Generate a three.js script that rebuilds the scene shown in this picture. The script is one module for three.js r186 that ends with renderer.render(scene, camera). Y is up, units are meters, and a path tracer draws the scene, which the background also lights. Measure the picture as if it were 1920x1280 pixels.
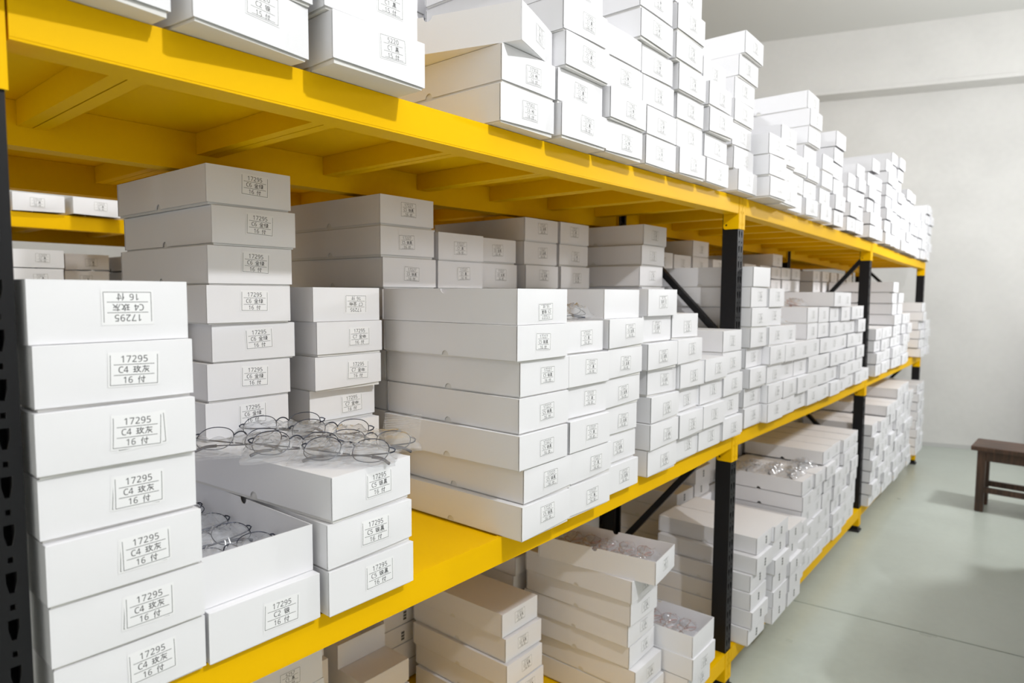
import * as THREE from 'three';
import { RoundedBoxGeometry } from 'three/addons/geometries/RoundedBoxGeometry.js';
import { mergeGeometries } from 'three/addons/utils/BufferGeometryUtils.js';
import { ImprovedNoise } from 'three/addons/math/ImprovedNoise.js';

// ---------------------------------------------------------------- camera, exposure
const scene = new THREE.Scene();
scene.background = new THREE.Color(0x000000);
const camera = new THREE.PerspectiveCamera(55.15, 1920 / 1280, 0.02, 60);
camera.position.set(0, 1.371, 0.808);
{
  const yaw = 0.6911, pitch = 0.0732, roll = 0.006;
  const d = new THREE.Vector3(Math.cos(yaw) * Math.cos(pitch), -Math.sin(pitch), -Math.sin(yaw) * Math.cos(pitch));
  const r = new THREE.Vector3(Math.sin(yaw), 0, Math.cos(yaw));
  const u = new THREE.Vector3().crossVectors(r, d);
  const r2 = r.clone().multiplyScalar(Math.cos(roll)).addScaledVector(u, Math.sin(roll));
  const u2 = u.clone().multiplyScalar(Math.cos(roll)).addScaledVector(r, -Math.sin(roll));
  camera.quaternion.setFromRotationMatrix(new THREE.Matrix4().makeBasis(r2, u2, d.clone().negate()));
}
camera.focus = 1.15;
camera.userData.fStop = 4.5;
const renderer = new THREE.WebGLRenderer();
renderer.toneMapping = THREE.LinearToneMapping;
renderer.toneMappingExposure = 0.2;
renderer.shadowMap.enabled = true;

// bulbs hanging from the ceiling: x, height, z, candela
const BULBS = [
  [0.86, 3.0, 2.0, 56, 0.042, 'over the front aisle beside the packing table'],
  [4.85, 2.35, 1.45, 45, 0.11, 'over the front aisle by the bench'],
  [0.9, 3.05, -1.5, 24, 0.042, 'over the rear aisle behind the double rack'],
];

// ---------------------------------------------------------------- helpers
let seed = 20240611;
const rnd = () => { seed = (seed + 0x6D2B79F5) | 0; let t = Math.imul(seed ^ (seed >>> 15), 1 | seed); t = (t + Math.imul(t ^ (t >>> 7), 61 | t)) ^ t; return ((t ^ (t >>> 14)) >>> 0) / 4294967296; };
const rr = (a, b) => a + (b - a) * rnd();
const noise = new ImprovedNoise();
const used = {};
function numbered(name) { const n = used[name] = (used[name] ?? -1) + 1; return n ? `${name}_${String(n).padStart(3, '0')}` : name; }
function tag(o, label, category, group, kind) {
  if (label) o.userData.label = label;
  if (category) o.userData.category = category;
  if (group) o.userData.group = group;
  if (kind) o.userData.kind = kind;
  return o;
}
function thing(name, label, category, group) { const g = new THREE.Group(); g.name = numbered(name); scene.add(g); return tag(g, label, category, group); }
function mesh(name, geo, mat, parent) {
  const m = new THREE.Mesh(geo, mat); m.name = parent ? name : numbered(name);
  m.castShadow = m.receiveShadow = true; (parent || scene).add(m); return m;
}
function box(x0, x1, y0, y1, z0, z1) { const g = new THREE.BoxGeometry(x1 - x0, y1 - y0, z1 - z0); g.translate((x0 + x1) / 2, (y0 + y1) / 2, (z0 + z1) / 2); return g; }
function rbox(x0, x1, y0, y1, z0, z1, r = 0.002, s = 2) { const g = new RoundedBoxGeometry(x1 - x0, y1 - y0, z1 - z0, s, r); g.translate((x0 + x1) / 2, (y0 + y1) / 2, (z0 + z1) / 2); return g; }
const plain = g => { const h = g.index ? g.toNonIndexed() : g; for (const k of Object.keys(h.attributes)) if (!['position', 'normal', 'uv'].includes(k)) h.deleteAttribute(k); return h; };
const merge = list => mergeGeometries(list.map(plain));
const pieceLin = pts => x => { if (x <= pts[0][0]) return pts[0][1]; for (let i = 1; i < pts.length; i++) if (x <= pts[i][0]) { const [a, b] = pts[i - 1], [c, d] = pts[i]; return b + (d - b) * (x - a) / (c - a); } return pts[pts.length - 1][1]; };
function tube(points, r, seg = 24, rad = 6, closed = false) { return new THREE.TubeGeometry(new THREE.CatmullRomCurve3(points.map(p => new THREE.Vector3(...p)), closed), seg, r, rad, closed); }

// value noise texture in [lo, hi]
function noiseTexture(size, layers, lo, hi, color, repeat) {
  const data = new Uint8Array(size * size * 4);
  for (let y = 0; y < size; y++) for (let x = 0; x < size; x++) {
    let v = 0, w = 0;
    for (const [f, a] of layers) { // tileable by blending on a torus-like wrap
      const u = x / size, t = y / size;
      const n = (p, q) => noise.noise(p * f, q * f, f * 3.7);
      const s = n(u, t) * (1 - u) * (1 - t) + n(u - 1, t) * u * (1 - t) + n(u, t - 1) * (1 - u) * t + n(u - 1, t - 1) * u * t;
      v += a * s; w += a;
    }
    v = Math.max(-1, Math.min(1, 1.6 * v / w)) * 0.5 + 0.5;
    const k = lo + (hi - lo) * v, i = (y * size + x) * 4;
    data[i] = 255 * Math.min(1, k * color[0]); data[i + 1] = 255 * Math.min(1, k * color[1]); data[i + 2] = 255 * Math.min(1, k * color[2]); data[i + 3] = 255;
  }
  const t = new THREE.DataTexture(data, size, size); t.wrapS = t.wrapT = THREE.RepeatWrapping; t.magFilter = THREE.LinearFilter; t.minFilter = THREE.LinearMipmapLinearFilter; t.generateMipmaps = true;
  if (repeat) t.repeat.set(repeat, repeat); t.needsUpdate = true; return t;
}

// ---------------------------------------------------------------- materials
const lin = (r, g, b) => new THREE.Color().setRGB(r, g, b);
const paperBump = noiseTexture(256, [[40, 1], [90, 1]], 0, 1, [1, 1, 1]);
const M = {};
M.carton = new THREE.MeshStandardMaterial({ color: lin(0.86, 0.858, 0.885), roughness: 0.55, bumpMap: paperBump, bumpScale: 0.00004 });
M.cartonInner = new THREE.MeshStandardMaterial({ color: lin(0.8, 0.79, 0.77), roughness: 0.75 });
M.yellow = new THREE.MeshPhysicalMaterial({ color: lin(0.9, 0.52, 0.0005), roughness: 0.5, specularIntensity: 0.14, bumpMap: paperBump, bumpScale: 0.00006 });
M.black = new THREE.MeshPhysicalMaterial({ color: lin(0.008, 0.008, 0.0095), roughness: 0.45, specularIntensity: 0.5 });
M.rubber = new THREE.MeshStandardMaterial({ color: lin(0.02, 0.02, 0.022), roughness: 0.7 });
const floorTex = noiseTexture(512, [[4, 1.2], [14, 1], [60, 0.7], [140, 0.5]], 0.93, 1.03, [0.76, 0.79, 0.755]); floorTex.colorSpace = THREE.SRGBColorSpace;
const floorRough = noiseTexture(256, [[6, 1], [30, 0.6]], 0.26, 0.33, [1, 1, 1]);
M.floor = new THREE.MeshStandardMaterial({ map: floorTex, roughnessMap: floorRough, roughness: 1 });
M.grout = new THREE.MeshStandardMaterial({ color: lin(0.1, 0.1, 0.095), roughness: 0.9 });
const wallTex = noiseTexture(512, [[3, 1], [11, 0.8], [50, 0.5]], 0.95, 1.03, [0.885, 0.88, 0.87]); wallTex.colorSpace = THREE.SRGBColorSpace;
const wallBump = noiseTexture(256, [[20, 1], [70, 0.8]], 0, 1, [1, 1, 1]);
M.wall = new THREE.MeshStandardMaterial({ map: wallTex, roughness: 0.9, bumpMap: wallBump, bumpScale: 0.0008 });
M.ceiling = new THREE.MeshStandardMaterial({ color: lin(0.78, 0.78, 0.76), roughness: 0.95 });
M.skirting = new THREE.MeshStandardMaterial({ color: lin(0.55, 0.55, 0.54), roughness: 0.7 });
M.bag = new THREE.MeshPhysicalMaterial({ color: lin(0.97, 0.975, 0.985), roughness: 0.12, transmission: 0.9, thickness: 0, ior: 1.45 });
M.lens = new THREE.MeshPhysicalMaterial({ color: lin(0.96, 0.97, 0.98), roughness: 0.02, transmission: 1, thickness: 0, ior: 1.5 });
M.frameDark = new THREE.MeshStandardMaterial({ color: lin(0.075, 0.082, 0.11), roughness: 0.3, metalness: 0.7 });
M.frameTip = new THREE.MeshStandardMaterial({ color: lin(0.03, 0.035, 0.06), roughness: 0.4 });
M.frameRose = new THREE.MeshStandardMaterial({ color: lin(0.62, 0.36, 0.30), roughness: 0.25, metalness: 0.85 });
M.tipRose = new THREE.MeshStandardMaterial({ color: lin(0.55, 0.32, 0.30), roughness: 0.4 });
M.frameSilver = new THREE.MeshStandardMaterial({ color: lin(0.35, 0.36, 0.4), roughness: 0.25, metalness: 0.9 });
M.pad = new THREE.MeshPhysicalMaterial({ color: lin(0.9, 0.9, 0.9), roughness: 0.2, transmission: 0.6, thickness: 0 });

const woodTex = (() => {
  const w = 256, h = 512, data = new Uint8Array(w * h * 4);
  for (let y = 0; y < h; y++) for (let x = 0; x < w; x++) {
    const g = noise.noise(x / 7, y / 160, 1) * 0.6 + noise.noise(x / 2.2, y / 60, 5) * 0.4 + noise.noise(x / 40, y / 200, 9) * 0.5, k = 0.9 + 0.45 * g, i = (y * w + x) * 4;
    data[i] = Math.max(0, Math.min(255, 84 * k)); data[i + 1] = Math.max(0, Math.min(255, 60 * k)); data[i + 2] = Math.max(0, Math.min(255, 46 * k)); data[i + 3] = 255;
  }
  const t = new THREE.DataTexture(data, w, h); t.wrapS = t.wrapT = THREE.RepeatWrapping; t.magFilter = THREE.LinearFilter; t.colorSpace = THREE.SRGBColorSpace; t.needsUpdate = true; return t;
})();
M.wood = new THREE.MeshStandardMaterial({ map: woodTex, roughness: 0.5 });

// ---------------------------------------------------------------- room shell
const uvScale = (g, s) => { const p = g.attributes.position, n = g.attributes.normal, uv = new Float32Array(p.count * 2); for (let i = 0; i < p.count; i++) { const ax = Math.abs(n.getX(i)), ay = Math.abs(n.getY(i)), az = Math.abs(n.getZ(i)); let a, b; if (ay > ax && ay > az) { a = p.getX(i); b = p.getZ(i); } else if (ax > az) { a = p.getZ(i); b = p.getY(i); } else { a = p.getX(i); b = p.getY(i); } uv[2 * i] = a * s; uv[2 * i + 1] = b * s; } g.setAttribute('uv', new THREE.BufferAttribute(uv, 2)); return g; };
const X0 = -1.9, X1 = 9.9, Z0 = -4.6, Z1 = 4.7, H = 3.72;
{ // floor: poured slabs with a sawn joint between them, on a dark bed
  const f = new THREE.Group(); f.name = 'floor'; scene.add(f); tag(f, null, null, null, 'structure');
  const jointAt = 3.015, slope = 0.105; // joint runs across the aisle, a little askew
  const cuts = [jointAt - 4, jointAt, jointAt + 4.6];
  const edges = [[X0 - 1, X0 - 1], ...cuts.map(c => [c + slope * Z0, c + slope * Z1]), [X1 + 1, X1 + 1]];
  for (let i = 0; i < edges.length - 1; i++) {
    const g0 = i === 0 ? 0 : 0.0035, g1 = i === edges.length - 2 ? 0 : 0.0035;
    const s = new THREE.Shape(); s.moveTo(edges[i][0] + g0, -Z0); s.lineTo(edges[i + 1][0] - g1, -Z0); s.lineTo(edges[i + 1][1] - g1, -Z1); s.lineTo(edges[i][1] + g0, -Z1); s.closePath();
    const g = new THREE.ExtrudeGeometry(s, { depth: 0.06, bevelEnabled: false }); g.rotateX(-Math.PI / 2); g.translate(0, -0.06, 0);
    mesh('slab', uvScale(g, 0.42), M.floor, f);
  }
  mesh('joint_bed', box(X0, X1, -0.16, -0.008, Z0, Z1).translate(0, -0.02, 0), M.grout, f);
}
tag(mesh('ceiling', uvScale(box(X0 - .1, X1 + .1, H, H + 0.15, Z0 - .1, Z1 + .1), 0.4), M.ceiling), null, null, null, 'structure');
tag(mesh('wall_back', uvScale(box(X0, X1, 0, H, Z0 - 0.15, Z0), 0.4), M.wall), null, null, null, 'structure');
tag(mesh('wall_front', uvScale(box(X0, X1, 0, H, Z1, Z1 + 0.15), 0.4), M.wall), null, null, null, 'structure');
tag(mesh('wall_left', uvScale(box(X0 - 0.15, X0, 0, H, Z0, Z1), 0.4), M.wall), null, null, null, 'structure');
const wallTurn = -0.31; // the end wall stands askew to the racks
function endWall(name, geo, mat) { const m = mesh(name, geo, mat); m.position.set(7.0, 0, 0); m.rotation.y = wallTurn * -1; return tag(m, null, null, null, 'structure'); }
endWall('wall_right', uvScale(box(0, 0.2, 0, H, -6, 5.6), 0.4), M.wall);
endWall('trim_1', uvScale(box(-0.22, 0, 3.18, H, -5.5, 5.3), 0.4), M.wall);
endWall('trim_2', uvScale(box(-0.235, -0.22, 3.18, 3.215, -5.5, 5.3), 0.4), M.wall);
endWall('baseboard_right', box(-0.006, 0, 0, 0.035, -5.5, 5.3), M.skirting);

// ---------------------------------------------------------------- bulbs
for (const [x, y, z, cd, rad, where] of BULBS) {
  const t = thing('pendant_bulb', `${rad > 0.1 ? 'large globe' : 'bare white'} bulb hanging on a cord ${where}`, 'lamp', 'bare bulbs hung from the ceiling');
  t.position.set(x, y, z);
  const prof = [[0.0001, -0.058], [0.02, -0.055], [0.036, -0.04], [0.042, -0.018], [0.038, 0.006], [0.026, 0.03], [0.016, 0.045]].map(p => new THREE.Vector2(p[0] * rad / 0.042, p[1] < 0.02 ? (p[1] - 0.03) * rad / 0.042 + 0.03 : p[1]));
  mesh('bulb', new THREE.LatheGeometry(prof, 24), new THREE.MeshStandardMaterial({ color: lin(0.9, 0.9, 0.9), emissive: lin(1, 0.985, 0.96), emissiveIntensity: 6, roughness: 0.4 }), t);
  mesh('socket', new THREE.CylinderGeometry(0.018, 0.02, 0.05, 20).translate(0, 0.068, 0), M.rubber, t);
  mesh('cord', new THREE.CylinderGeometry(0.003, 0.003, H - y - 0.09, 8).translate(0, 0.09 + (H - y - 0.09) / 2, 0), M.rubber, t);
  const l = new THREE.PointLight(lin(0.985, 0.99, 1), cd); l.position.set(0, rad > 0.1 ? -0.09 : -0.01, 0); l.castShadow = true; l.shadow.radius = rad / 0.02; t.add(l);
}

// ---------------------------------------------------------------- racks
const deckU = pieceLin([[0, 1.672], [1.2, 1.678], [2.17, 1.691], [2.8, 1.686], [4.17, 1.673], [5.2, 1.65], [6.19, 1.638]]);
const deckM = pieceLin([[0, 0.9], [1.2, 0.896], [1.85, 0.903], [2.17, 0.913], [2.8, 0.906], [3.4, 0.9], [4.17, 0.903], [6.2, 0.905]]);
const deckB = () => 0.14;
const DECK = { U: deckU, M: deckM, B: deckB };
const POST = [0.165, 2.165, 4.165, 6.165];      // post centres
const PW = 0.05;

const sag = (g, f) => { const p = g.attributes.position; for (let i = 0; i < p.count; i++) p.setY(i, p.getY(i) + f(p.getX(i))); g.computeVertexNormals(); return g; };
function longBar(x0, x1, y0, y1, z0, z1, f) { const g = new THREE.BoxGeometry(x1 - x0, y1 - y0, z1 - z0, Math.max(1, Math.round((x1 - x0) / 0.12)), 1, 1).toNonIndexed(); g.translate((x0 + x1) / 2, (y0 + y1) / 2, (z0 + z1) / 2); return sag(g, f); }

function postGeometry(h) { // perforated channel, open to the back; front face at z = 0
  const s = new THREE.Shape(); s.moveTo(-PW / 2, 0.012); s.lineTo(PW / 2, 0.012); s.lineTo(PW / 2, h); s.lineTo(-PW / 2, h); s.closePath();
  for (let y = 0.06; y < h - 0.05; y += 0.05) for (const sx of [-1, 1]) {
    const t = new THREE.Path(), cx = sx * 0.0105;
    t.moveTo(cx - 0.0048, y + 0.022); t.lineTo(cx - 0.0048, y + 0.012); t.lineTo(cx - 0.0022, y); t.lineTo(cx + 0.0022, y); t.lineTo(cx + 0.0048, y + 0.012); t.lineTo(cx + 0.0048, y + 0.022); t.closePath(); s.holes.push(t);
    const d = new THREE.Path(); d.moveTo(cx - 0.0024, y + 0.038); d.lineTo(cx - 0.0024, y + 0.032); d.lineTo(cx + 0.0024, y + 0.032); d.lineTo(cx + 0.0024, y + 0.038); d.closePath(); s.holes.push(d);
  }
  const front = new THREE.ExtrudeGeometry(s, { depth: 0.002, bevelEnabled: false }); front.translate(0, 0, -0.002);
  return merge([front, box(-PW / 2, -PW / 2 + 0.002, 0.012, h, -0.05, -0.002), box(PW / 2 - 0.002, PW / 2, 0.012, h, -0.05, -0.002), box(-PW / 2, -PW / 2 + 0.012, 0.012, h, -0.052, -0.05), box(PW / 2 - 0.012, PW / 2, 0.012, h, -0.052, -0.05)]);
}
function connectorGeometry() { // L plate hooked on the post; y = 0 at the deck top, hand +1 = beam leaves to +x
  const s = new THREE.Shape(); s.moveTo(0, -0.104); s.lineTo(0.0235, -0.104); s.lineTo(0.0235, -0.001); s.lineTo(0, -0.001); s.closePath();
  for (const y of [-0.088, -0.05, -0.028]) { const p = new THREE.Path(); p.moveTo(0.007, y - 0.005); p.lineTo(0.0105, y - 0.005); p.lineTo(0.0105, y + 0.005); p.lineTo(0.007, y + 0.005); p.closePath(); s.holes.push(p); }
  const front = new THREE.ExtrudeGeometry(s, { depth: 0.0025, bevelEnabled: false });
  const q = new THREE.Shape(); q.moveTo(0, -0.104); q.lineTo(0, -0.001); q.lineTo(-0.052, -0.001); q.lineTo(-0.052, -0.095); q.quadraticCurveTo(-0.052, -0.104, -0.043, -0.104); q.closePath();
  const hole = new THREE.Path(); hole.absarc(-0.042, -0.09, 0.0035, 0, Math.PI * 2, true); q.holes.push(hole);
  const side = new THREE.ExtrudeGeometry(q, { depth: 0.0025, bevelEnabled: false }); side.rotateY(-Math.PI / 2); // shape x -> z
  side.translate(0.0275, 0, 0.0025);
  front.translate(0.0015, 0, 0.0005);
  return merge([front, side]);
}
const connGeo = connectorGeometry(), connGeoL = connGeo.clone().scale(-1, 1, 1);
{ const ix = connGeoL.attributes; for (const k of ['position', 'normal', 'uv']) { const a = ix[k], n = a.itemSize; for (let i = 0; i < a.count; i += 3) for (let c = 0; c < n; c++) { const t = a.array[(i + 1) * n + c]; a.array[(i + 1) * n + c] = a.array[(i + 2) * n + c]; a.array[(i + 2) * n + c] = t; } } }
const bracketBar = (a, b, w) => { const A = new THREE.Vector3(...a), B = new THREE.Vector3(...b), L = A.distanceTo(B), g = rbox(-w / 2, w / 2, 0, L, -0.011, 0.011, 0.002, 1); g.applyMatrix4(new THREE.Matrix4().makeRotationFromQuaternion(new THREE.Quaternion().setFromUnitVectors(new THREE.Vector3(0, 1, 0), B.clone().sub(A).normalize()))); g.translate(...a); return g; };

function rack(label, zf, posts, levels, braces, depth = 0.5) {
  const t = thing('storage_rack', label, 'shelving');
  const zb = zf - depth, top = Math.max(...posts.map(x => levels[0](x)));
  const hs = x => levels[0](x) - 0.002;
  posts.forEach((px, i) => {
    for (const back of [0, 1]) {
      const p = mesh('post', postGeometry(hs(px)), M.black, t); p.position.set(px, 0, back ? zb : zf - 0.003); if (back) p.rotation.y = Math.PI;
      mesh('foot', rbox(-0.033, 0.033, 0, 0.012, back ? -0.005 : -0.055, back ? 0.055 : 0.008, 0.003), M.rubber, p).rotation.y = back ? Math.PI : 0;
      if (back) p.children[0].position.z = 0.0;
      for (const f of levels) for (const hand of [-1, 1]) {
        if ((i === 0 && hand < 0) || (i === posts.length - 1 && hand > 0)) continue;
        const c = mesh('connector', (hand > 0) ? connGeo : connGeoL, M.yellow, p);
        c.position.set(0, f(px), 0.0005);
        if (back) { c.geometry = hand > 0 ? connGeoL : connGeo; }
      }
    }
    for (const [z0, y0, z1, y1] of braces[i % 2]) mesh('brace', bracketBar([px, y0, zf + z0], [px, y1, zf + z1], 0.024), M.black, t);
  });
  for (let i = 0; i < posts.length - 1; i++) for (const f of levels) {
    const a = posts[i] + 0.03, b = posts[i + 1] - 0.03;
    const shelf = new THREE.Group(); shelf.name = 'shelf'; t.add(shelf);
    // front beam: box section with a lip standing 2 mm over the deck
    mesh('beam', merge([longBar(a, b, -0.051, 0, zf - 0.012, zf - 0.0005, f), longBar(a, b, -0.051, -0.006, zf - 0.045, zf - 0.012, f), longBar(a, b, -0.054, -0.051, zf - 0.047, zf - 0.001, f)]), M.yellow, shelf);
    mesh('beam', merge([longBar(a, b, -0.076, 0, zb + 0.0005, zb + 0.01, f), longBar(a, b, -0.076, -0.006, zb + 0.01, zb + 0.042, f)]), M.yellow, shelf);
    mesh('deck', longBar(a, b, -0.0055, -0.0025, zb + 0.012, zf - 0.0135, f), M.yellow, shelf);
    const n = 7, step = (b - a - 0.1) / (n - 0.4);
    for (let k = 0; k < n; k++) {
      const cx = a + 0.135 + k * step;
      if (cx > b - 0.02) continue;
      const y = f(cx) - 0.006, z0 = zb + 0.043, z1 = zf - 0.046;
      mesh('rib', merge([box(cx - 0.02, cx - 0.0185, y - 0.038, y, z0, z1), box(cx + 0.0185, cx + 0.02, y - 0.038, y, z0, z1), box(cx - 0.02, cx - 0.001, y - 0.0395, y - 0.038, z0, z1), box(cx + 0.001, cx + 0.02, y - 0.0395, y - 0.038, z0, z1)]), M.yellow, shelf);
    }
  }
  return t;
}
const zigA = [[-0.49, 1.66, -0.03, 1.2], [-0.03, 0.9, -0.48, 0.36]], zigB = [[-0.03, 1.6, -0.48, 1.06], [-0.48, 0.82, -0.03, 0.38]];
rack('long yellow and black steel rack facing the aisle, loaded with white cartons', 0, POST, [deckU, deckM, deckB], [zigB, zigA]);
rack('yellow and black steel rack standing back to back behind the aisle rack', -0.525, POST, [deckU, deckM, deckB], [zigB, zigA], 0.5);
const deckC = () => 1.655, deckCm = () => 0.9;
rack('yellow steel rack across the rear aisle, seen through the gaps between cartons', -2.08, [-0.2, 1.8, 3.8], [deckC, deckCm, deckB], [zigB, zigA]);

// ---------------------------------------------------------------- printed labels
const GLYPH = {
  '付': [[5, 1, 2, 7], [3.5, 5, 3.5, 15], [6, 5, 15, 5], [12, 1, 12, 14, 10, 13], [7.5, 8, 9.5, 11]],
  '玫': [[1, 3, 6, 3], [1, 8, 6, 8], [1, 13, 6.5, 12], [3.5, 3, 3.5, 13], [9.5, 1, 7.5, 6], [8.5, 4, 15, 4], [13, 4, 11, 9, 7, 14], [8.5, 6, 11, 11, 15, 14]],
  '灰': [[2, 3, 14, 3], [6, 1, 5, 7, 1, 14], [9, 6, 9, 9, 6, 14], [9, 9, 14, 14], [6.5, 7, 7, 9], [13, 7, 11, 9.5]],
  '金': [[8, 1, 1, 6], [8, 1, 15, 6], [4.5, 6, 11.5, 6], [3, 9, 13, 9], [8, 6, 8, 14], [4.5, 10.5, 5.5, 13], [11.5, 10.5, 10.5, 13], [1.5, 14.5, 14.5, 14.5]],
  '绿': [[4, 1, 1.5, 5, 4, 5], [4.5, 4, 1.5, 9, 5, 8.5], [1, 13, 5.5, 11.5], [8, 2, 13.5, 2, 13, 6], [8.5, 4, 13, 4], [7, 6.5, 15, 6.5], [11, 6.5, 11, 14, 9.5, 13.5], [8, 8.5, 9.5, 10], [14, 8, 12, 10], [7, 13, 10, 11], [12, 10, 15, 13.5]],
  '咖': [[1, 5, 4, 5, 4, 11, 1, 11, 1, 5], [5.5, 5, 10, 5, 9.5, 13, 8, 12.5], [7.5, 2, 7, 8, 5, 13], [11, 5, 15, 5, 15, 12, 11, 12, 11, 5]],
  '银': [[3.5, 1, 1, 5], [2.5, 3.5, 6, 3.5], [2, 6.5, 6, 6.5], [1.5, 9.5, 6, 9.5], [4, 6.5, 4, 14, 6, 12], [8, 2, 13.5, 2, 13.5, 8, 8, 8], [8, 5, 13.5, 5], [8, 2, 8, 14, 11, 12.5], [14.5, 8.5, 11, 11], [10, 8, 15, 14.5]],
  '黑': [[4, 1, 12, 1, 12, 7, 4, 7, 4, 1], [8, 1, 8, 11], [3, 9, 13, 9], [1.5, 11, 14.5, 11], [6, 2.5, 6.5, 5], [10, 2.5, 9.5, 5], [3, 12.5, 2, 15], [6, 13, 6.5, 15], [9.5, 13, 10, 15], [13, 12.5, 14.5, 15]],
  '枪': [[1, 5, 7, 5], [4, 1, 4, 15], [4, 5, 1, 10], [4, 6, 7, 9], [11, 1, 7, 7], [11, 1, 15.5, 7], [9.5, 7.5, 13.5, 7.5, 13.5, 10.5, 12, 10], [9.5, 7.5, 9.5, 13.5, 14.5, 13.5, 14.5, 12]],
};
function drawLine(g, text, cx, cy, size) { // digits and latin from the font, the rest stroke by stroke
  const adv = ch => GLYPH[ch] ? size * 1.06 : ch === ' ' ? size * 0.5 : size * 0.62;
  let w = 0; for (const ch of text) w += adv(ch);
  let x = cx - w / 2;
  for (const ch of text) {
    if (GLYPH[ch]) {
      g.lineWidth = size * 0.085; g.lineCap = 'round'; g.lineJoin = 'round';
      for (const st of GLYPH[ch]) { g.beginPath(); for (let i = 0; i < st.length; i += 2) { const px = x + st[i] / 16 * size, py = cy - size * 0.5 + st[i + 1] / 16 * size; i ? g.lineTo(px, py) : g.moveTo(px, py); } g.stroke(); }
    } else if (ch !== ' ') { g.textAlign = 'center'; g.fillText(ch, x + adv(ch) / 2, cy + size * 0.36); }
    x += adv(ch);
  }
}
function labelMaterial(lines, style) {
  const W = 320, Hh = 224, c = document.createElement('canvas'); c.width = W; c.height = Hh; const g = c.getContext('2d');
  g.fillStyle = style === 'open' ? '#f4f4f6' : '#f1f1f3'; g.fillRect(0, 0, W, Hh);
  g.fillStyle = g.strokeStyle = '#16161a'; g.lineWidth = 3;
  const L = 14, R = W - 14, T = 10, B = Hh - 12;
  const seg = (...p) => { g.beginPath(); g.moveTo(p[0], p[1]); for (let i = 2; i < p.length; i += 2) g.lineTo(p[i], p[i + 1]); g.stroke(); };
  if (style === 'dots') {
    g.fillStyle = '#0c0c0e'; for (const y of [12, 84, 156]) { g.fillRect(70, y, 84, 56); g.fillStyle = '#f1f1f3'; g.fillRect(88, y + 16, 8, 22); g.fillRect(122, y + 10, 8, 14); g.fillRect(136, y + 34, 8, 12); g.fillStyle = '#0c0c0e'; }
    const t = new THREE.CanvasTexture(c); t.colorSpace = THREE.SRGBColorSpace; return new THREE.MeshStandardMaterial({ map: t, roughness: 0.6 });
  }
  if (style === 'open') { seg(L, T + 8, L, B, R, B, R, T + 8); seg(L + 20, T + 70, R - 20, T + 70); seg(L + 20, T + 138, R - 20, T + 138); }
  else { seg(L, T, R, T, R, B, L, B, L, T); seg(L + 30, T + 68, R - 30, T + 68); seg(L + 30, T + 136, R - 30, T + 136); seg(L + 40, B - 12, R - 30, B - 12); }
  g.fillStyle = g.strokeStyle = '#101014'; g.font = '62px monospace';
  lines.forEach((s, i) => { const size = i === 0 ? 56 : 52; g.font = `${Math.round(size * 1.08)}px monospace`; drawLine(g, s, W / 2, T + 36 + i * 68, size); });
  const t = new THREE.CanvasTexture(c); t.colorSpace = THREE.SRGBColorSpace; t.anisotropy = 8;
  return new THREE.MeshStandardMaterial({ map: t, roughness: 0.55 });
}
const LABELS = {
  a4: labelMaterial(['17295', 'C4 玫灰', '16 付'], 'open'), a6: labelMaterial(['17295', 'C6 金绿', '16 付'], 'open'), a7: labelMaterial(['17295', 'C7 金咖', '16 付'], 'open'),
  a5: labelMaterial(['17295', 'C5 银黑', '16 付'], 'open'), a2: labelMaterial(['17295', 'C2 银', '16 付'], 'open'),
  b5: labelMaterial(['17227', 'C5 银黑', '16 付'], 'full'), b1: labelMaterial(['17227', 'C1 黑', '16 付'], 'full'), b6: labelMaterial(['17227', 'C6 金黑', '16 付'], 'full'),
  c6: labelMaterial(['17302', 'C6 枪', '16 付'], 'full'), c1: labelMaterial(['17302', 'C1 黑', '16 付'], 'full'), c2: labelMaterial(['17302', 'C2 银', '16 付'], 'full'),
  d2: labelMaterial(['5220', 'C2 银', '15 付'], 'full'), d1: labelMaterial(['5220', 'C1 黑', '15 付'], 'full'), e1: labelMaterial(['5257', 'C1 黑', '16 付'], 'full'), dots: labelMaterial([], 'dots'),
};
const MARK = { a4: '17295 C4', a6: '17295 C6', a7: '17295 C7', a5: '17295 C5', a2: '17295 C2', b5: '17227 C5', b1: '17227 C1', b6: '17227 C6', c6: '17302 C6', c1: '17302 C1', c2: '17302 C2', d2: '5220 C2', d1: '5220 C1', e1: '5257 C1', dots: 'three black squares' };

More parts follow.
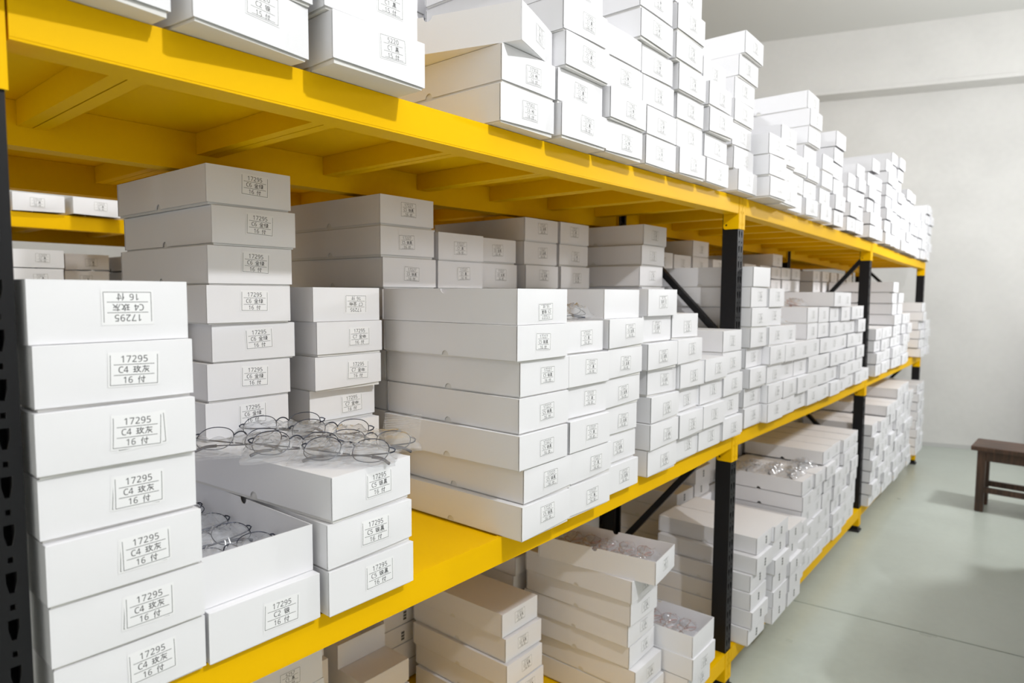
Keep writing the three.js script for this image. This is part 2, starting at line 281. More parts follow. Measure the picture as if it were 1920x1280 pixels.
// ---------------------------------------------------------------- cartons
// local frame: front-left-bottom corner of the carton at the origin, x along the rack, -z into the rack
const CW = 0.161, CH = 0.069, CL = 0.38, T = 0.0013;
const bulge = (u, v, b) => b * (1 - (2 * u - 1) ** 2) * (0.35 + 0.65 * v * (1 - v) * 4);
function endPanel(w, y0, y1, z, dir, b, yr = y0) { // a slightly swollen end panel with thickness
  const nx = 6, ny = 4, out = [];
  const f = new THREE.PlaneGeometry(w, y1 - y0, nx, ny), p = f.attributes.position;
  for (let i = 0; i < p.count; i++) { const u = p.getX(i) / w + 0.5, v = p.getY(i) / (y1 - y0) + 0.5; const lo = dir < 0 ? yr + (y0 - yr) * u : y0 + (yr - y0) * u; p.setXYZ(i, p.getX(i) + w / 2, lo + (y1 - lo) * v, bulge(u, v, b)); }
  f.computeVertexNormals();
  const back = f.clone(); back.translate(0, 0, -T); { const ix = back.index.array; for (let i = 0; i < ix.length; i += 3) { const t = ix[i]; ix[i] = ix[i + 1]; ix[i + 1] = t; } back.computeVertexNormals(); }
  const ym = Math.max(y0, yr), rim = [box(0, w, ym, ym + 0.0004, -T, 0), box(0, w, y1 - 0.0004, y1, -T, 0), box(0, 0.0004, ym, y1, -T, 0), box(w - 0.0004, w, ym, y1, -T, 0)];
  const g = merge([f, back, ...rim]); if (dir < 0) { g.rotateY(Math.PI); g.translate(w, 0, 0); } g.translate(0, 0, z); return g;
}
function sidePanel(x, y0, y1, l, notchTop, bow) { // long side with a half-moon thumb notch in its free edge
  const s = new THREE.Shape(), m = -l / 2, r = 0.0095;
  if (notchTop) { s.moveTo(-l, y0); s.lineTo(0, y0); s.lineTo(0, y1); s.lineTo(m + r, y1); s.absarc(m, y1, r, 0, Math.PI, true); s.lineTo(-l, y1); s.closePath(); }
  else { s.moveTo(-l, y0); s.lineTo(m - r, y0); s.absarc(m, y0, r, Math.PI, 0, true); s.lineTo(0, y0); s.lineTo(0, y1); s.lineTo(-l, y1); s.closePath(); }
  const g = new THREE.ExtrudeGeometry(s, { depth: T, bevelEnabled: false, curveSegments: 10 });
  g.rotateY(-Math.PI / 2); g.translate(x + T, 0, 0); return g;
}
function lidGeometry(w, h, l, b, yl, yr) { // yl, yr: how far the lid stops short of the bottom at its left and right side
  return merge([rbox(0.0004, w - 0.0004, h - 0.0022, h, -l + 0.0004, -0.0004, 0.0009, 2), endPanel(w, yl, h - 0.0004, 0, 1, b, yr), endPanel(w, yl, h - 0.0004, -l, -1, b, yr), sidePanel(0.0005, yl, h - 0.001, l - 0.0064, false).translate(0, 0, -0.0032), sidePanel(w - T - 0.0005, yr, h - 0.001, l - 0.0064, false).translate(0, 0, -0.0032)]);
}
function trayGeometry(w, h, l) { const i = 0.0032; return box(i, w - i, 0.0003, h - 0.006, -l + i, -i); }
function openGeometry(w, h, l, b) { // lidless tray, or a lid standing on its back
  const y1 = h - 0.001;
  return merge([box(0, w, 0.0004, 0.0018, -l, 0), endPanel(w, 0.0006, y1, 0, 1, b), endPanel(w, 0.0006, y1 - 0.001, -l, -1, b), sidePanel(0.0005, 0.0006, y1, l - 0.0064, true).translate(0, 0, -0.0032), sidePanel(w - T - 0.0005, 0.0006, y1, l - 0.0064, true).translate(0, 0, -0.0032)]);
}
function labelGeometry(w, h, cx, cy, lw, lh, rot, b) {
  const g = new THREE.PlaneGeometry(lw, lh, 5, 3); g.rotateZ(rot); g.translate(cx, cy, 0); const p = g.attributes.position;
  for (let i = 0; i < p.count; i++) p.setZ(i, bulge(p.getX(i) / w, (p.getY(i) - 0.0026) / (h - 0.003), b) + 0.00035);
  g.computeVertexNormals(); return g;
}
const BUL = [0.0006, 0.0022, 0.0036, 0.0016, 0.003], GAP = [[0.003, 0.003], [0.004, 0.0035], [0.003, 0.0075], [0.0065, 0.0035], [0.0055, 0.0055]];
const LID = BUL.map((b, i) => lidGeometry(CW, CH, CL, b, ...GAP[i])), TRAY = trayGeometry(CW, CH, CL), OPEN = BUL.map(b => openGeometry(CW, CH, CL, b));
const LABGEO = {};
function labGeo(bi, cx, cy, rot, up, mark = '') { const big = mark[0] === 'a' ? 1.12 : 1, k = [bi, cx, cy, rot, up, big].join(); return LABGEO[k] ||= labelGeometry(CW, CH, cx, cy, 0.0485 * big, 0.0345 * big, up ? rot : rot + Math.PI, BUL[bi]); }
const ORD = ['', '1st', '2nd', '3rd', '4th', '5th', '6th', '7th', '8th', '9th', '10th', '11th', '12th'];
const ord = n => ORD[n] || n + 'th';
const cartonList = [];   // every carton, placed below once the nearest are known

// a stack of cartons: level, front-left x, front z, count; per-carton overrides in o.x / o.z / o.yaw arrays
function stack(level, x, z, n, o = {}) {
  const rowName = o.row || 'front', sy = o.sy || 1, jit = o.jit ?? 1;
  const s = { level, x, z, n, row: rowName, items: [] };
  const base = Math.max(DECK[level](x + 0.01), DECK[level](x + CW - 0.01));
  let y = base + 0.0002;
  for (let k = 0; k < n; k++) {
    const it = { s, k, level, x: (o.x?.[k] ?? x + rr(-0.0035, 0.0035) * jit), z: (o.z?.[k] ?? z + rr(-0.011, 0.011) * jit), y, yaw: (o.yaw?.[k] ?? rr(-0.014, 0.014) * jit), sy, bi: Math.floor(rnd() * 5), mark: o.mark, up: true, open: false, hidden: k < (o.hide || 0), sx: o.sx || 1, lx: 0.083 + rr(-0.009, 0.012), ly: 0.037 + rr(-0.005, 0.004), lr: rr(-0.05, 0.05) };
    if (o.marks) it.mark = o.marks[k];
    if (o.topOpen && k === n - 1) { it.open = true; it.up = false; }
    if (o.noLabelTop && k === n - 1) it.mark = null;
    if (o.at?.[k]) Object.assign(it, o.at[k]);
    y += CH * sy + 0.0002; cartonList.push(it); s.items.push(it);
  }
  s.top = y; return s;
}
const S = {};
// ---- middle shelf, bay with the heap of glasses, front row
S.A = stack('M', 0.2, 0.0, 7, { mark: 'a4', x: [0.204, 0.202, 0.2, 0.198, 0.1965, 0.199, 0.1975], z: [0.012, 0.014, 0.018, 0.01, 0.016, 0.01, 0.004], topOpen: true, at: Object.fromEntries([0, 1, 2, 3, 4, 5, 6].map(k => [k, { lx: 0.098 - 0.0006 * k, ly: 0.038, lr: [0.02, 0, 0.02, -0.01, -0.04, -0.03, 0.0][k], bi: 1 }])) });
S.B = stack('M', 0.366, 0.03, 2, { marks: ['a2', null], x: [0.369, 0.3685], z: [0.012, -0.002], yaw: [0, 0.01], topOpen: true, at: { 0: { lx: 0.1, ly: 0.034 } } });
S.C = stack('M', 0.533, 0.036, 3, { mark: 'a5', x: [0.539, 0.539, 0.545], z: [0.022, 0.02, 0.024], yaw: [0, 0.01, 0.09], at: { 0: { lx: 0.092 }, 1: { lx: 0.085 }, 2: { lx: 0.09 } } });
S.D = stack('M', 0.945, 0.05, 7, { mark: 'b5', x: [0.948, 0.960, 0.938, 0.944, 0.948, 0.930, 0.932], z: [0.052, 0.046, 0.052, 0.046, 0.045, 0.052, 0.05], yaw: [0.012, -0.005, 0.02, 0.0, 0.01, 0.0, 0.012], topOpen: true, at: { 6: { ly: 0.024 } } });
S.E = stack('M', 1.113, 0.044, 6, { mark: 'b1', x: [1.112, 1.1235, 1.113, 1.114, 1.112, 1.1], z: [0.045, 0.042, 0.046, 0.03, 0.042, 0.03] });
S.F = stack('M', 1.278, 0.028, 7, { mark: 'b6', noLabelTop: true, at: { 6: { open: true, x: 1.283 } } });
S.G = stack('M', 1.487, 0.026, 7, { mark: 'b6', x: [1.49, 1.489, 1.495, 1.492, 1.47, 1.468, 1.474], topOpen: true });
S.H = stack('M', 1.655, 0.026, 6, { mark: 'b1', x: [1.656, 1.656, 1.658, 1.657, 1.634, 1.633] });
S.I = stack('M', 1.814, 0.03, 4, { mark: 'b1', x: [1.813, 1.812, 1.814, 1.812] });
S.J = stack('M', 1.978, 0.022, 5, { mark: 'b1', sx: 0.98 });
// second row behind it
S.S0 = stack('M', 0.36, -0.42, 6, { row: 'second', mark: 'a6', hide: 2, z: [-0.42, -0.42, -0.4, -0.415, -0.41, -0.41] });
S.S1 = stack('M', 0.533, -0.415, 10, { row: 'second', mark: 'a6', hide: 3, x: [0.535, 0.535, 0.535, 0.53, 0.535, 0.545, 0.533, 0.538, 0.546, 0.538], z: [-0.385, -0.385, -0.385, -0.325, -0.325, -0.325, -0.315, -0.318, -0.316, -0.316], at: Object.fromEntries([...Array(10).keys()].map(k => [k, { lx: 0.088, ly: 0.041 }])) });
S.S2 = stack('M', 0.735, -0.3, 7, { row: 'second', mark: 'a7', hide: 3, z: [-0.31, -0.31, -0.31, -0.325, -0.30, -0.295, -0.30], topOpen: true, at: Object.fromEntries([...Array(7).keys()].map(k => [k, { lx: 0.1 }])) });
S.S3 = stack('M', 0.938, -0.345, 10, { row: 'second', mark: 'b5', hide: 3, x: [0.945, 0.945, 0.945, 0.95, 0.946, 0.948, 0.948, 0.942, 0.936, 0.936], z: Array(10).fill(-0.345) });
for (const it of S.S3.items) { it.z = -0.345; it.yaw *= 0.5; }
S.S4 = stack('M', 1.118, -0.35, 9, { row: 'second', mark: 'b1', hide: 7, jit: 0.4 });
S.S5 = stack('M', 1.302, -0.385, 9, { row: 'second', mark: 'b6', hide: 7, jit: 0.4 });
S.S6 = stack('M', 1.5, -0.385, 10, { row: 'second', mark: 'b6', hide: 7, jit: 0.4 });
S.S7 = stack('M', 1.676, -0.385, 10, { row: 'second', mark: 'b1', hide: 7, jit: 0.4 });
S.S8 = stack('M', 1.955, -0.375, 10, { row: 'second', mark: 'b1', hide: 7, jit: 0.5, x: [1.955, 1.955, 1.955, 1.955, 1.955, 1.955, 1.955, 1.94, 1.95, 1.962], z: [-0.38, -0.38, -0.38, -0.38, -0.38, -0.38, -0.25, -0.25, -0.25, -0.25] });
S.S9 = stack('M', 2.27, -0.37, 9, { row: 'second', mark: 'b1', hide: 6, jit: 0.5 });
// ---- middle bay, middle shelf
const midK = [[2.205, 8, 'b6'], [2.372, 7, 'b6'], [2.545, 5, 'b1'], [2.715, 4, 'b1'], [2.888, 6, 'b1'], [3.055, 6, 'b1'], [3.225, 7, 'b6'], [3.395, 7, 'b6'], [3.565, 6, 'b6'], [3.735, 6, 'b6'], [3.903, 1, 'b6']];
S.K = midK.map(([x, n, m], i) => stack('M', x, i === 0 ? 0.02 : 0.03, n, { mark: m, noLabelTop: i === 0, z: i === 4 || i === 5 ? [0.03, 0.03, 0.03, 0.03, 0.02, 0.02] : undefined }));
S.K2 = [[2.46, 9], [2.63, 10], [2.83, 9], [3.02, 9], [3.22, 9], [3.44, 9], [3.64, 10], [3.81, 9], [3.975, 9]].map(([x, n]) => stack('M', x, -0.375, n, { row: 'second', mark: 'b1', hide: 7, jit: 0.6 }));
// ---- bay by the wall, middle shelf
S.L = [[4.205, 4], [4.372, 4], [4.54, 4], [4.71, 8], [4.88, 7], [5.048, 5], [5.215, 5], [5.74, 6], [5.91, 4], [6.07, 4]].map(([x, n]) => stack('M', x, x > 5.5 ? 0.045 : 0.03, n, { mark: 'b1', jit: x > 5.7 && x < 5.8 ? 1.6 : 1 }));
S.L2 = [[4.42, 9], [4.62, 9], [4.86, 9], [5.05, 9], [5.3, 9]].map(([x, n]) => stack('M', x, -0.375, n, { row: 'second', mark: 'b1', hide: 6, jit: 0.6 }));
// ---- top shelf
S.U1 = stack('U', 0.178, 0.055, 3, { mark: 'd2', yaw: [0.11, 0.05, 0] });
S.U2 = stack('U', 0.353, 0.052, 3, { mark: 'd2', yaw: [0.12, 0.05, 0], z: [0.05, 0.046, 0.05], at: { 0: { lx: 0.09, ly: 0.046 } } });
S.U3 = stack('U', 0.532, 0.056, 3, { mark: 'd1', x: [0.534, 0.526, 0.526], z: [0.056, 0.05, 0.05], yaw: [-0.02, -0.01, 0], at: { 0: { lx: 0.1, ly: 0.044 }, 1: { lx: 0.11, ly: 0.04 } } });
S.U4 = stack('U', 0.908, 0.03, 3, { mark: 'c6', x: [0.905, 0.908, 0.922], z: [0.03, 0.03, 0.064], yaw: [0, 0, 0.3], topOpen: true, at: { 0: { lx: 0.082 }, 1: { lx: 0.09 }, 2: { lx: 0.09 } } });
S.U5 = stack('U', 1.076, 0.038, 6, { mark: 'c1', x: [1.073, 1.075, 1.08, 1.076, 1.078, 1.07] });
S.U6 = stack('U', 1.244, 0.042, 4, { mark: 'c2', noLabelTop: true });
S.U7 = stack('U', 1.43, 0.04, 7, { mark: 'c2', x: [1.432, 1.434, 1.418, 1.414, 1.384, 1.382, 1.382] });
S.U8 = stack('U', 1.608, 0.04, 7, { mark: 'c1', x: [1.61, 1.608, 1.604, 1.59, 1.566, 1.565, 1.566] });
S.U9 = stack('U', 1.79, 0.034, 5, { mark: 'c1', x: [1.79, 1.79, 1.786, 1.78, 1.775] });
S.U10 = stack('U', 2.012, 0.034, 7, { mark: 'c1', x: [2.018, 2.012, 2.0, 1.998, 2.008, 2.022, 2.032] });
S.UK = [[2.2, 3, 0.072], [2.385, 4, 0.05], [2.56, 3, 0.034], [2.75, 7, 0.03], [2.965, 4, 0.03], [3.18, 6, 0.03], [3.455, 4, 0.03], [3.62, 5, 0.03], [3.89, 6, 0.03]].map(([x, n, z]) => stack('U', x, z, n, { mark: 'c1' }));
S.UL = [[4.06, 5], [4.31, 7], [4.48, 8], [4.65, 8], [4.82, 5], [5.0, 6], [5.17, 6], [5.34, 5], [5.51, 4], [5.69, 5], [5.86, 6], [6.03, 6]].map(([x, n]) => stack('U', x, 0.03, n, { mark: 'c1' }));
S.U2nd = [[0.76, 5], [0.935, 6], [1.115, 7], [1.3, 7], [1.5, 6], [2.0, 8], [2.2, 8], [2.42, 8], [2.64, 9], [3.02, 9], [3.2, 8], [3.5, 7], [3.75, 7], [4.1, 7], [4.4, 8], [4.7, 8]].map(([x, n], i) => stack('U', x, -0.37, n, { row: 'second', mark: 'c1', hide: i < 4 ? 2 : n - 2, jit: 0.6 }));
// ---- bottom shelf
S.B0 = stack('B', 0.612, -0.35, 7, { mark: 'e1', row: 'second', hide: 4 });
S.B1 = stack('B', 1.02, -0.6, 4, { mark: null, row: 'second', z: [-0.54, -0.54, -0.54, -0.64], topOpen: true });
S.B2 = stack('B', 1.33, -0.315, 5, { mark: 'b6', z: [-0.29, -0.3, -0.3, -0.31, -0.32] });
S.B3 = stack('B', 1.628, -0.08, 7, { mark: 'b6', x: [1.635, 1.632, 1.63, 1.62, 1.615, 1.61, 1.63], z: [-0.06, -0.07, -0.09, -0.09, -0.08, -0.075, -0.012], yaw: [0.01, 0, 0.03, 0.01, 0.0, 0.02, 0.13], topOpen: true });
S.B4 = stack('B', 1.803, 0.022, 3, { marks: ['b6', 'b6', null], topOpen: true });
S.B5 = stack('B', 0.8, -0.62, 5, { mark: null, row: 'second', hide: 2 });
S.B6 = [[1.24, 6], [1.42, 6], [1.6, 7], [1.79, 7], [1.962, 6]].map(([x, n]) => stack('B', x, x < 1.5 ? -0.72 : -0.5, n, { row: 'second', mark: 'dots', hide: 2, jit: 0.6, sy: 0.9 }));
S.Q = [[2.245, 6, 'dots', 0.9], [2.443, 6, 'dots', 0.9], [2.625, 5, 'dots', 0.9], [2.8, 4, 'b1', 0.96], [2.985, 6, 'b1', 1], [3.155, 6, 'b1', 1], [3.325, 7, 'b1', 1], [3.495, 7, 'b1', 1], [3.665, 7, 'b1', 1], [3.84, 7, 'b1', 1]].map(([x, n, m, sy], i) => stack('B', x, i === 0 ? 0.05 : i < 3 ? 0.055 : i === 3 ? 0.03 : 0.004, n, { mark: m, sy, x: i === 0 ? [2.24, 2.248, 2.252, 2.258, 2.272, 2.3].map(v => v - 0.012) : undefined }));
S.Q2 = [[2.5, 6], [2.68, 7], [2.9, 8], [3.1, 8], [3.3, 9], [3.5, 8], [3.7, 9], [3.9, 9], [4.22, 9]].map(([x, n]) => stack('B', x, x > 2.8 ? -0.4 : -0.36, n, { row: 'second', mark: 'dots', hide: n - 3, jit: 0.5, sy: 0.96 }));
S.R = [[4.205, 7], [4.375, 7], [4.545, 8], [4.715, 8], [4.885, 9], [5.055, 9], [5.225, 9], [5.395, 8], [5.8, 8], [5.97, 8]].map(([x, n]) => stack('B', x, 0.04, n, { mark: 'b1' }));
S.R2 = [[4.45, 10], [4.7, 10], [4.95, 10]].map(([x, n]) => stack('B', x, -0.36, n, { row: 'second', mark: 'b1', hide: n - 2 }));
// ---- rack across the rear aisle
DECK.C = deckC; DECK.D = deckCm;
S.V = [[0.3, 1], [0.495, 1], [0.68, 1], [0.865, 1], [1.05, 1], [1.24, 1], [1.43, 1]].map(([x, n]) => stack('C', x, -2.06 + rr(-0.01, 0.01), n, { mark: 'b1' }));
S.V2 = [[0.46, 9], [0.68, 9], [0.9, 9], [1.13, 9], [1.33, 9]].map(([x, n], i) => stack('D', x, i === 1 ? -2.12 : -2.3, i === 1 ? 9 : n, { mark: 'b1', hide: 6 }));

const LEVEL = { U: 'top shelf', M: 'middle shelf', B: 'bottom shelf', C: 'rear aisle rack', D: 'rear aisle rack' };
const bayOf = x => x < 2.17 ? 'glasses-heap bay' : x < 4.17 ? 'middle bay' : 'bay by the wall';
{ // number the stacks within their shelf, bay and row, counted towards the end wall
  const groups = {};
  for (const it of cartonList) { const s = it.s, key = s.level + bayOf(s.x + 0.05) + s.row; (groups[key] ||= new Set()).add(s); }
  for (const set of Object.values(groups)) [...set].sort((a, b) => a.x - b.x).forEach((s, i) => { s.index = i + 1; });
}
const camP = camera.position;
for (const it of cartonList) it.dist = Math.hypot(it.x + 0.08 - camP.x, it.y - camP.y, it.z - 0.05 - camP.z);
const single = new Set(cartonList.filter(it => !it.hidden && it.level !== 'C' && it.level !== 'D').sort((a, b) => a.dist - b.dist).slice(0, 300));
const stuffLid = [], stuffLabel = [];
for (const it of cartonList) {
  const m = new THREE.Matrix4().makeRotationY(it.yaw).setPosition(it.x, it.y, it.z).scale(new THREE.Vector3(it.sx, it.sy, 1));
  if (single.has(it)) {
    const desc = it.open ? (it.mark ? `open white carton marked ${MARK[it.mark]}` : 'open white carton') : it.mark && it.dist < 2.2 ? `white carton marked ${MARK[it.mark]}` : 'white carton';
    const where = it.s.level === 'C' || it.s.level === 'D' ? '' : `${ord(it.k + 1)} up in ${ord(it.s.index)} ${it.s.row} stack, ${bayOf(it.s.x + 0.05)}, ${LEVEL[it.level]}`;
    const t = thing(it.open ? 'open_carton' : 'carton', `${desc}, ${where}`, 'box', `cartons on the ${LEVEL[it.level]}`);
    t.position.set(it.x, it.y, it.z); t.rotation.y = it.yaw; t.scale.set(it.sx, it.sy, 1);
    if (it.open) mesh('tray', OPEN[it.bi], M.carton, t);
    else { mesh('lid', LID[it.bi], M.carton, t); mesh('tray', TRAY, M.cartonInner, t); }
    if (it.mark === 'a4' && [1, 2, 3, 4].includes(it.k)) mesh('label', labGeo(it.bi, it.lx + (it.k === 4 ? 0.0045 : -0.0025), it.ly - 0.001, it.lr + (it.k === 4 ? 0.09 : -0.05), it.up, it.mark), LABELS[it.mark], t).position.z = -0.00015;
    if (it.mark) mesh('label', labGeo(it.bi, it.lx, it.ly, it.lr, it.up, it.mark), LABELS[it.mark], t);
  } else {
    stuffLid.push(LID[it.bi].clone().applyMatrix4(m));
    if (!it.hidden && it.mark) stuffLabel.push(labGeo(it.bi, it.lx, it.ly, it.lr, it.up).clone().applyMatrix4(m));
  }
}
{
  const st = new THREE.Group(); st.name = 'carton_rows'; scene.add(st); tag(st, 'remaining white cartons stacked far along and deep inside the racks', 'boxes', null, 'stuff');
  tag(mesh('cartons', mergeGeometries(stuffLid), M.carton, st), null, null, null, 'stuff');
  tag(mesh('labels', merge(stuffLabel), LABELS.b1, st), null, null, null, 'stuff');
}
console.log('cartons', cartonList.length, 'single', single.size, 'stuff', stuffLid.length);

// ---------------------------------------------------------------- eyeglasses and bags
const rimPoint = (a, w = 0.0255, h = 0.0215) => { const c = Math.cos(a), s = Math.sin(a), e = 2.35; return [Math.sign(c) * w * Math.abs(c) ** (2 / e), Math.sign(s) * h * Math.abs(s) ** (2 / e) * (s < 0 ? 1.05 : 1)]; };
function eyeglassParts() {
  const rim = cx => tube([...Array(20).keys()].map(i => { const [x, y] = rimPoint(i / 20 * Math.PI * 2); return [cx + x, y, -0.0012 * (x * x) / 0.0006]; }), 0.0007, 44, 5, true);
  const lens = cx => { const s = new THREE.Shape(); for (let i = 0; i <= 40; i++) { const [x, y] = rimPoint(i / 40 * Math.PI * 2); i ? s.lineTo(cx + x, y) : s.moveTo(cx + x, y); } const g = new THREE.ShapeGeometry(s); const p = g.attributes.position; for (let i = 0; i < p.count; i++) { const dx = p.getX(i) - cx; p.setZ(i, -0.0012 * (dx * dx) / 0.0006); } g.computeVertexNormals(); return g; };
  const tx = 0.0345;
  const bridge = tube([[-0.0093, 0.007, 0], [-0.005, 0.0115, 0.001], [0, 0.013, 0.0013], [0.005, 0.0115, 0.001], [0.0093, 0.007, 0]], 0.0011, 12, 5);
  const temple = s => tube([[s * 0.06, 0.008, -0.001], [s * 0.067, 0.008, -0.004], [s * 0.066, 0.0075, -0.009], [s * 0.03, 0.004, -0.012 - (s > 0 ? 0.003 : 0)], [s * -0.035, -0.001, -0.013 - (s > 0 ? 0.003 : 0)]], 0.0011, 26, 5);
  const tip = s => tube([[s * -0.035, -0.001, -0.013 - (s > 0 ? 0.003 : 0)], [s * -0.05, -0.004, -0.013 - (s > 0 ? 0.003 : 0)], [s * -0.062, -0.013, -0.012 - (s > 0 ? 0.003 : 0)]], 0.0024, 10, 6);
  const pad = s => { const g = new THREE.SphereGeometry(0.004, 10, 8); g.scale(0.45, 1, 0.7); g.translate(s * 0.0068, -0.003, -0.004); return g; };
  return { rim: [rim(-tx), rim(tx)], lens: [lens(-tx), lens(tx)], bridge, temple: [temple(-1), temple(1)], tip: [tip(-1), tip(1)], pad: [pad(-1), pad(1)] };
}
const EG = eyeglassParts();
function eyeglasses(pos, yaw, tilt, spin, frame, tip, label, group) {
  const t = thing('eyeglasses', label, 'glasses', group);
  t.position.set(...pos); t.rotation.set(tilt, yaw, spin, 'YXZ'); t.scale.setScalar(1.1);
  for (const i of [0, 1]) { mesh('rim', EG.rim[i], frame, t); mesh('lens', EG.lens[i], M.lens, t); const a = mesh('temple', EG.temple[i], frame, t); mesh('temple_tip', EG.tip[i], tip, a); mesh('nose_pad', EG.pad[i], M.pad, t); }
  mesh('bridge', EG.bridge, frame, t);
  return t;
}
function bag(pos, yaw, w, l, h, label, group, k) { // crumpled clear film pouch
  const nx = 26, nz = 18, s = 7.3 * k + 1.7;
  const sheet = (up) => {
    const g = new THREE.PlaneGeometry(w, l, nx, nz); g.rotateX(-Math.PI / 2); const p = g.attributes.position;
    for (let i = 0; i < p.count; i++) {
      const x = p.getX(i), z = p.getZ(i), e = Math.min(1, 4 * Math.min(w / 2 - Math.abs(x), l / 2 - Math.abs(z)) / Math.min(w, l));
      const c = 1 - Math.abs(noise.noise(x * 38 + s, z * 30, s)), f = noise.noise(x * 90, z * 80 + s, s * 2);
      p.setY(i, (up ? h : h * 0.1) * (0.15 + 0.85 * e) * (0.35 + 0.75 * c * c) + f * 0.0022 + (up ? 0.001 : 0));
      p.setX(i, x + noise.noise(z * 40, s, 1) * 0.004); p.setZ(i, z + noise.noise(x * 40, 2, s) * 0.004);
    }
    g.computeVertexNormals(); return g;
  };
  const t = thing('clear_bag', label, 'plastic bag', group); t.position.set(...pos); t.rotation.y = yaw;
  mesh('film', sheet(true), M.bag, t); mesh('film', sheet(false), M.bag, t);
  return t;
}
const yC = S.C.items[2].y + CH; // top of the carton that carries the heap
const HEAP = [[0.515, -0.2, -0.75, 0.62], [0.565, -0.115, -0.6, 0.66], [0.6, -0.03, -0.85, 0.6], [0.67, -0.06, -0.7, 0.45], [0.665, -0.165, -0.8, 0.62], [0.625, -0.255, -0.7, 0.66]];
HEAP.sort((p, q) => q[0] - p[0]).forEach(([x, z, yaw, tilt], i) => {
  const a = 0;
  eyeglasses([x + 0.01, yC + 0.022 + 0.003 * (i % 3), z], yaw + a, -1.57 + tilt, rr(-0.1, 0.1), M.frameDark, M.frameTip, `thin dark metal eyeglasses in the heap, ${ord(i + 1)} counted from the yellow deck`, 'eyeglasses heaped on the carton');
  bag([x + 0.012, yC + 0.004, z - 0.005], yaw + a + rr(-0.2, 0.2), 0.165, 0.085, 0.026, `clear bag with the ${ord(i + 1)} eyeglasses of the heap, counted from the yellow deck`, 'clear bags in the heap', i);
});
{ // a resealable flap sticking out over the yellow deck
  const t = thing('clear_bag', 'clear bag flap with zip ridges sticking out over the yellow deck', 'plastic bag');
  t.position.set(0.742, yC + 0.022, -0.055); t.rotation.set(0.75, -0.85, 0.1, 'YXZ');
  const g = new THREE.PlaneGeometry(0.07, 0.07, 10, 10); g.rotateX(-Math.PI / 2); const p = g.attributes.position; for (let i = 0; i < p.count; i++) p.setY(i, 0.006 * Math.sin(p.getX(i) * 30) + noise.noise(p.getX(i) * 60, p.getZ(i) * 50, 3) * 0.003); g.computeVertexNormals();
  mesh('film', g, M.bag, t);
  for (let k = 0; k < 6; k++) mesh('zip_ridge', tube([[-0.033, 0.003, -0.033 + k * 0.005], [0, 0.003, -0.033 + k * 0.005], [0.033, 0.007, -0.033 + k * 0.005]], 0.0006, 8, 4), M.bag, t);
}
// glasses inside open cartons
function fill(it, n, frame, tip, label, group, fillY, bagLabel) {
  for (let k = 0; k < n; k++) {
    const c = Math.cos(it.yaw), s = Math.sin(it.yaw), lx = 0.082 + rr(-0.006, 0.006), lz = -0.045 - (k + 0.5) * (0.3 / n), x = it.x + lx * c + lz * s, z = it.z - lx * s + lz * c;
    eyeglasses([x, it.y + fillY + rr(0, 0.004), z], it.yaw + rr(-0.12, 0.12), -1.57 + rr(0.15, 0.45), rr(-0.08, 0.08), frame, tip, `${label}, ${ord(k + 1)} from its front end`, group);
    bag([x, it.y + fillY - 0.02, z], it.yaw + rr(-0.1, 0.1), 0.142, 0.07, 0.03, `${bagLabel}, ${ord(k + 1)} from its front end`, group + ' bags', k + fillY * 100);
  }
}
fill(S.B.items[1], 4, M.frameDark, M.frameTip, 'dark eyeglasses in the open carton above 17295 C2', 'eyeglasses in the lidless carton', 0.03, 'clear bag in the open carton above 17295 C2');
fill(S.B3.items[6], 5, M.frameRose, M.tipRose, 'rose metal eyeglasses in the open carton on the bottom shelf', 'eyeglasses in the bottom shelf tray', 0.042, 'clear bag in the open carton of rose eyeglasses');
fill(S.B4.items[2], 5, M.frameRose, M.tipRose, 'pink eyeglasses in the open carton beside the black post foot', 'pink eyeglasses in the tray by the post', 0.036, 'clear bag in the open carton beside the post foot');
// loose bagged glasses lying on closed cartons
const LOOSE = [[1.19, S.E.top, -0.03, 1, 'dark'], [2.45, S.K[1].top, -0.06, 2, 'silver'], [2.62, S.K[2].top, -0.05, 3, 'dark'], [3.1, S.K[5].top, -0.1, 4, 'rose'], [3.06, S.Q[4].top, -0.25, 5, 'silver'], [3.07, S.Q[4].top, -0.16, 6, 'silver'], [3.06, S.Q[4].top, -0.07, 7, 'dark'], [3.235, S.Q[5].top, -0.08, 8, 'silver']];
const LOOSEAT = ['on the 17227 C1 stack', 'on the second middle bay stack', 'on the third middle bay stack', 'on a far middle bay stack', 'on the bottom shelf, deepest of three', 'on the bottom shelf, midmost of three', 'on the bottom shelf, outermost of three', 'on the bottom shelf beside the three'];
LOOSE.forEach(([x, y, z, k, kind], i) => {
  const [f, tp] = kind === 'rose' ? [M.frameRose, M.tipRose] : kind === 'dark' ? [M.frameDark, M.frameTip] : [M.frameSilver, M.frameTip];
  eyeglasses([x, y + 0.022, z], rr(-0.2, 0.3), -1.57 + rr(0.2, 0.5), rr(-0.1, 0.1), f, tp, `${kind} metal eyeglasses lying ${LOOSEAT[i]}`);
  bag([x, y + 0.002, z], rr(-0.3, 0.3), 0.15, 0.085, 0.034, `crumpled clear bag lying ${LOOSEAT[i]}`, null, k + 20);
});

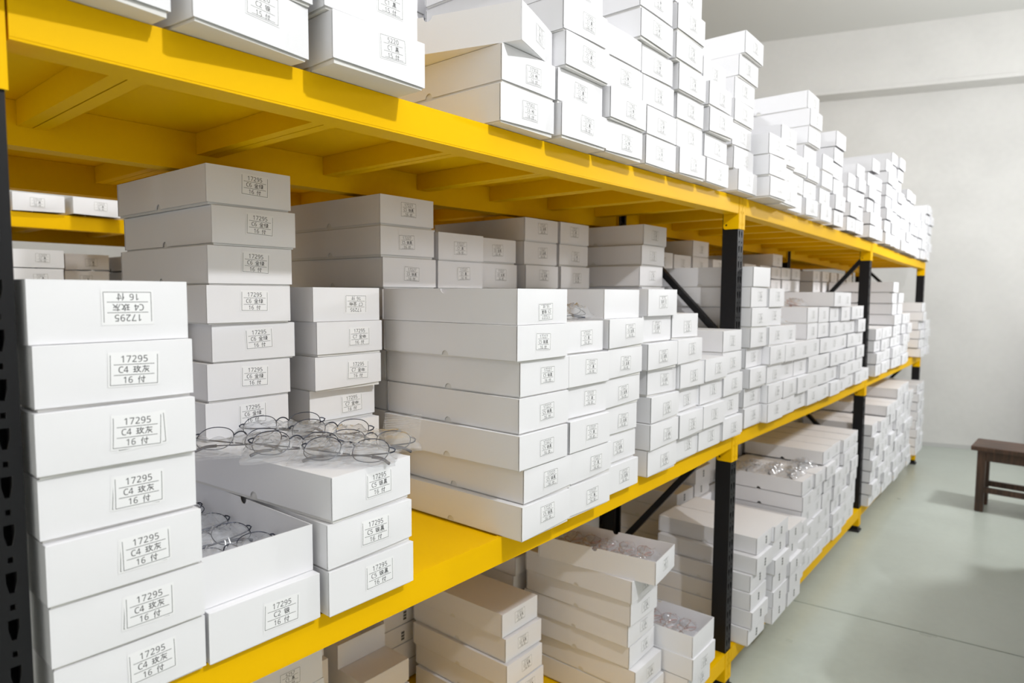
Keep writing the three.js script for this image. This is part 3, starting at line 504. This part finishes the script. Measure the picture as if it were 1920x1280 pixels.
// ---------------------------------------------------------------- bench
{
  const t = thing('wooden_bench', 'dark brown wooden bench with stretchers standing on the grey floor', 'bench');
  t.position.set(5.04, 0, 0.468); t.rotation.y = -0.05;
  const L = 1.15, Wd = 0.27, Hb = 0.425;
  mesh('seat', uvScale(rbox(-0.015, Wd + 0.015, Hb - 0.03, Hb, -0.02, L + 0.02, 0.006), 2), M.wood, t);
  for (const [x, z] of [[0.012, 0.012], [Wd - 0.057, 0.012], [0.012, L - 0.057], [Wd - 0.057, L - 0.057]]) mesh('leg', uvScale(rbox(x, x + 0.045, 0, Hb - 0.03, z, z + 0.045, 0.004), 2), M.wood, t);
  for (const x of [0.02, Wd - 0.048]) { mesh('apron', uvScale(rbox(x, x + 0.022, Hb - 0.095, Hb - 0.03, 0.055, L - 0.055, 0.003), 2), M.wood, t); mesh('stretcher', uvScale(rbox(x, x + 0.026, 0.125, 0.16, 0.055, L - 0.055, 0.003), 2), M.wood, t); }
  for (const z of [0.022, L - 0.044]) mesh('apron', uvScale(rbox(0.055, Wd - 0.055, Hb - 0.095, Hb - 0.03, z, z + 0.022, 0.003), 2), M.wood, t);
}
// ---------------------------------------------------------------- packing table and cabinet across the aisle (beyond the right edge of the view; they shade the floor and the end wall)
{
  const t = thing('packing_table', 'long wooden packing table across the aisle from the rack', 'table');
  t.position.set(1.75, 0, 0.86);
  mesh('table_top', uvScale(rbox(0, 2.55, 0.75, 0.785, 0, 0.75, 0.006), 1.5), M.wood, t);
  for (const x of [0.03, 1.25, 2.46]) for (const z of [0.03, 0.66]) mesh('leg', uvScale(rbox(x, x + 0.06, 0, 0.75, z, z + 0.06, 0.004), 1.5), M.wood, t);
  for (const z of [0.05, 0.68]) mesh('apron', uvScale(rbox(0.09, 2.46, 0.66, 0.75, z, z + 0.025, 0.003), 1.5), M.wood, t);
  const kraft = new THREE.MeshStandardMaterial({ color: lin(0.42, 0.28, 0.16), roughness: 0.8 }), tape = new THREE.MeshStandardMaterial({ color: lin(0.6, 0.45, 0.26), roughness: 0.3 });
  [[0.12, 0.62, 0.36, 'of middle height beside the tallest one on the packing table'], [0.8, 0.66, 0.44, 'tallest on the packing table'], [1.95, 0.5, 0.34, 'standing apart at the wall end of the packing table']].forEach(([x, w, h, d]) => {
    const c = thing('shipping_carton', `brown taped shipping carton ${d}`, 'box'); c.position.set(1.75 + x, 0.7855, 0.9);
    mesh('body', rbox(0, w, 0, h, 0, 0.45, 0.003), kraft, c); mesh('tape', box(0.0, w, h, h + 0.0004, 0.2, 0.25), tape, c); mesh('flap', rbox(0.004, w - 0.004, h, h + 0.003, 0.003, 0.198, 0.001, 1), kraft, c);
  });
}
{
  const t = thing('steel_cabinet', 'grey steel cabinet by the end wall beyond the bench', 'cabinet');
  t.position.set(6.66, 0, 0.86); t.rotation.y = 0.31;
  const cm = new THREE.MeshStandardMaterial({ color: lin(0.42, 0.43, 0.44), roughness: 0.45 });
  mesh('body', rbox(0, 0.4, 0.03, 1.1, 0, 0.8, 0.006), cm, t);
  mesh('plinth', box(0.02, 0.38, 0, 0.03, 0.02, 0.78), M.rubber, t);
  for (const z of [0.01, 0.405]) { const d = mesh('door', rbox(-0.018, -0.001, 0.05, 1.08, z, z + 0.385, 0.003), cm, t); mesh('handle', rbox(-0.03, -0.018, 0.55, 0.7, z < 0.2 ? z + 0.35 : z + 0.02, z < 0.2 ? z + 0.365 : z + 0.035, 0.003), M.frameSilver, d); }
}
renderer.render(scene, camera);
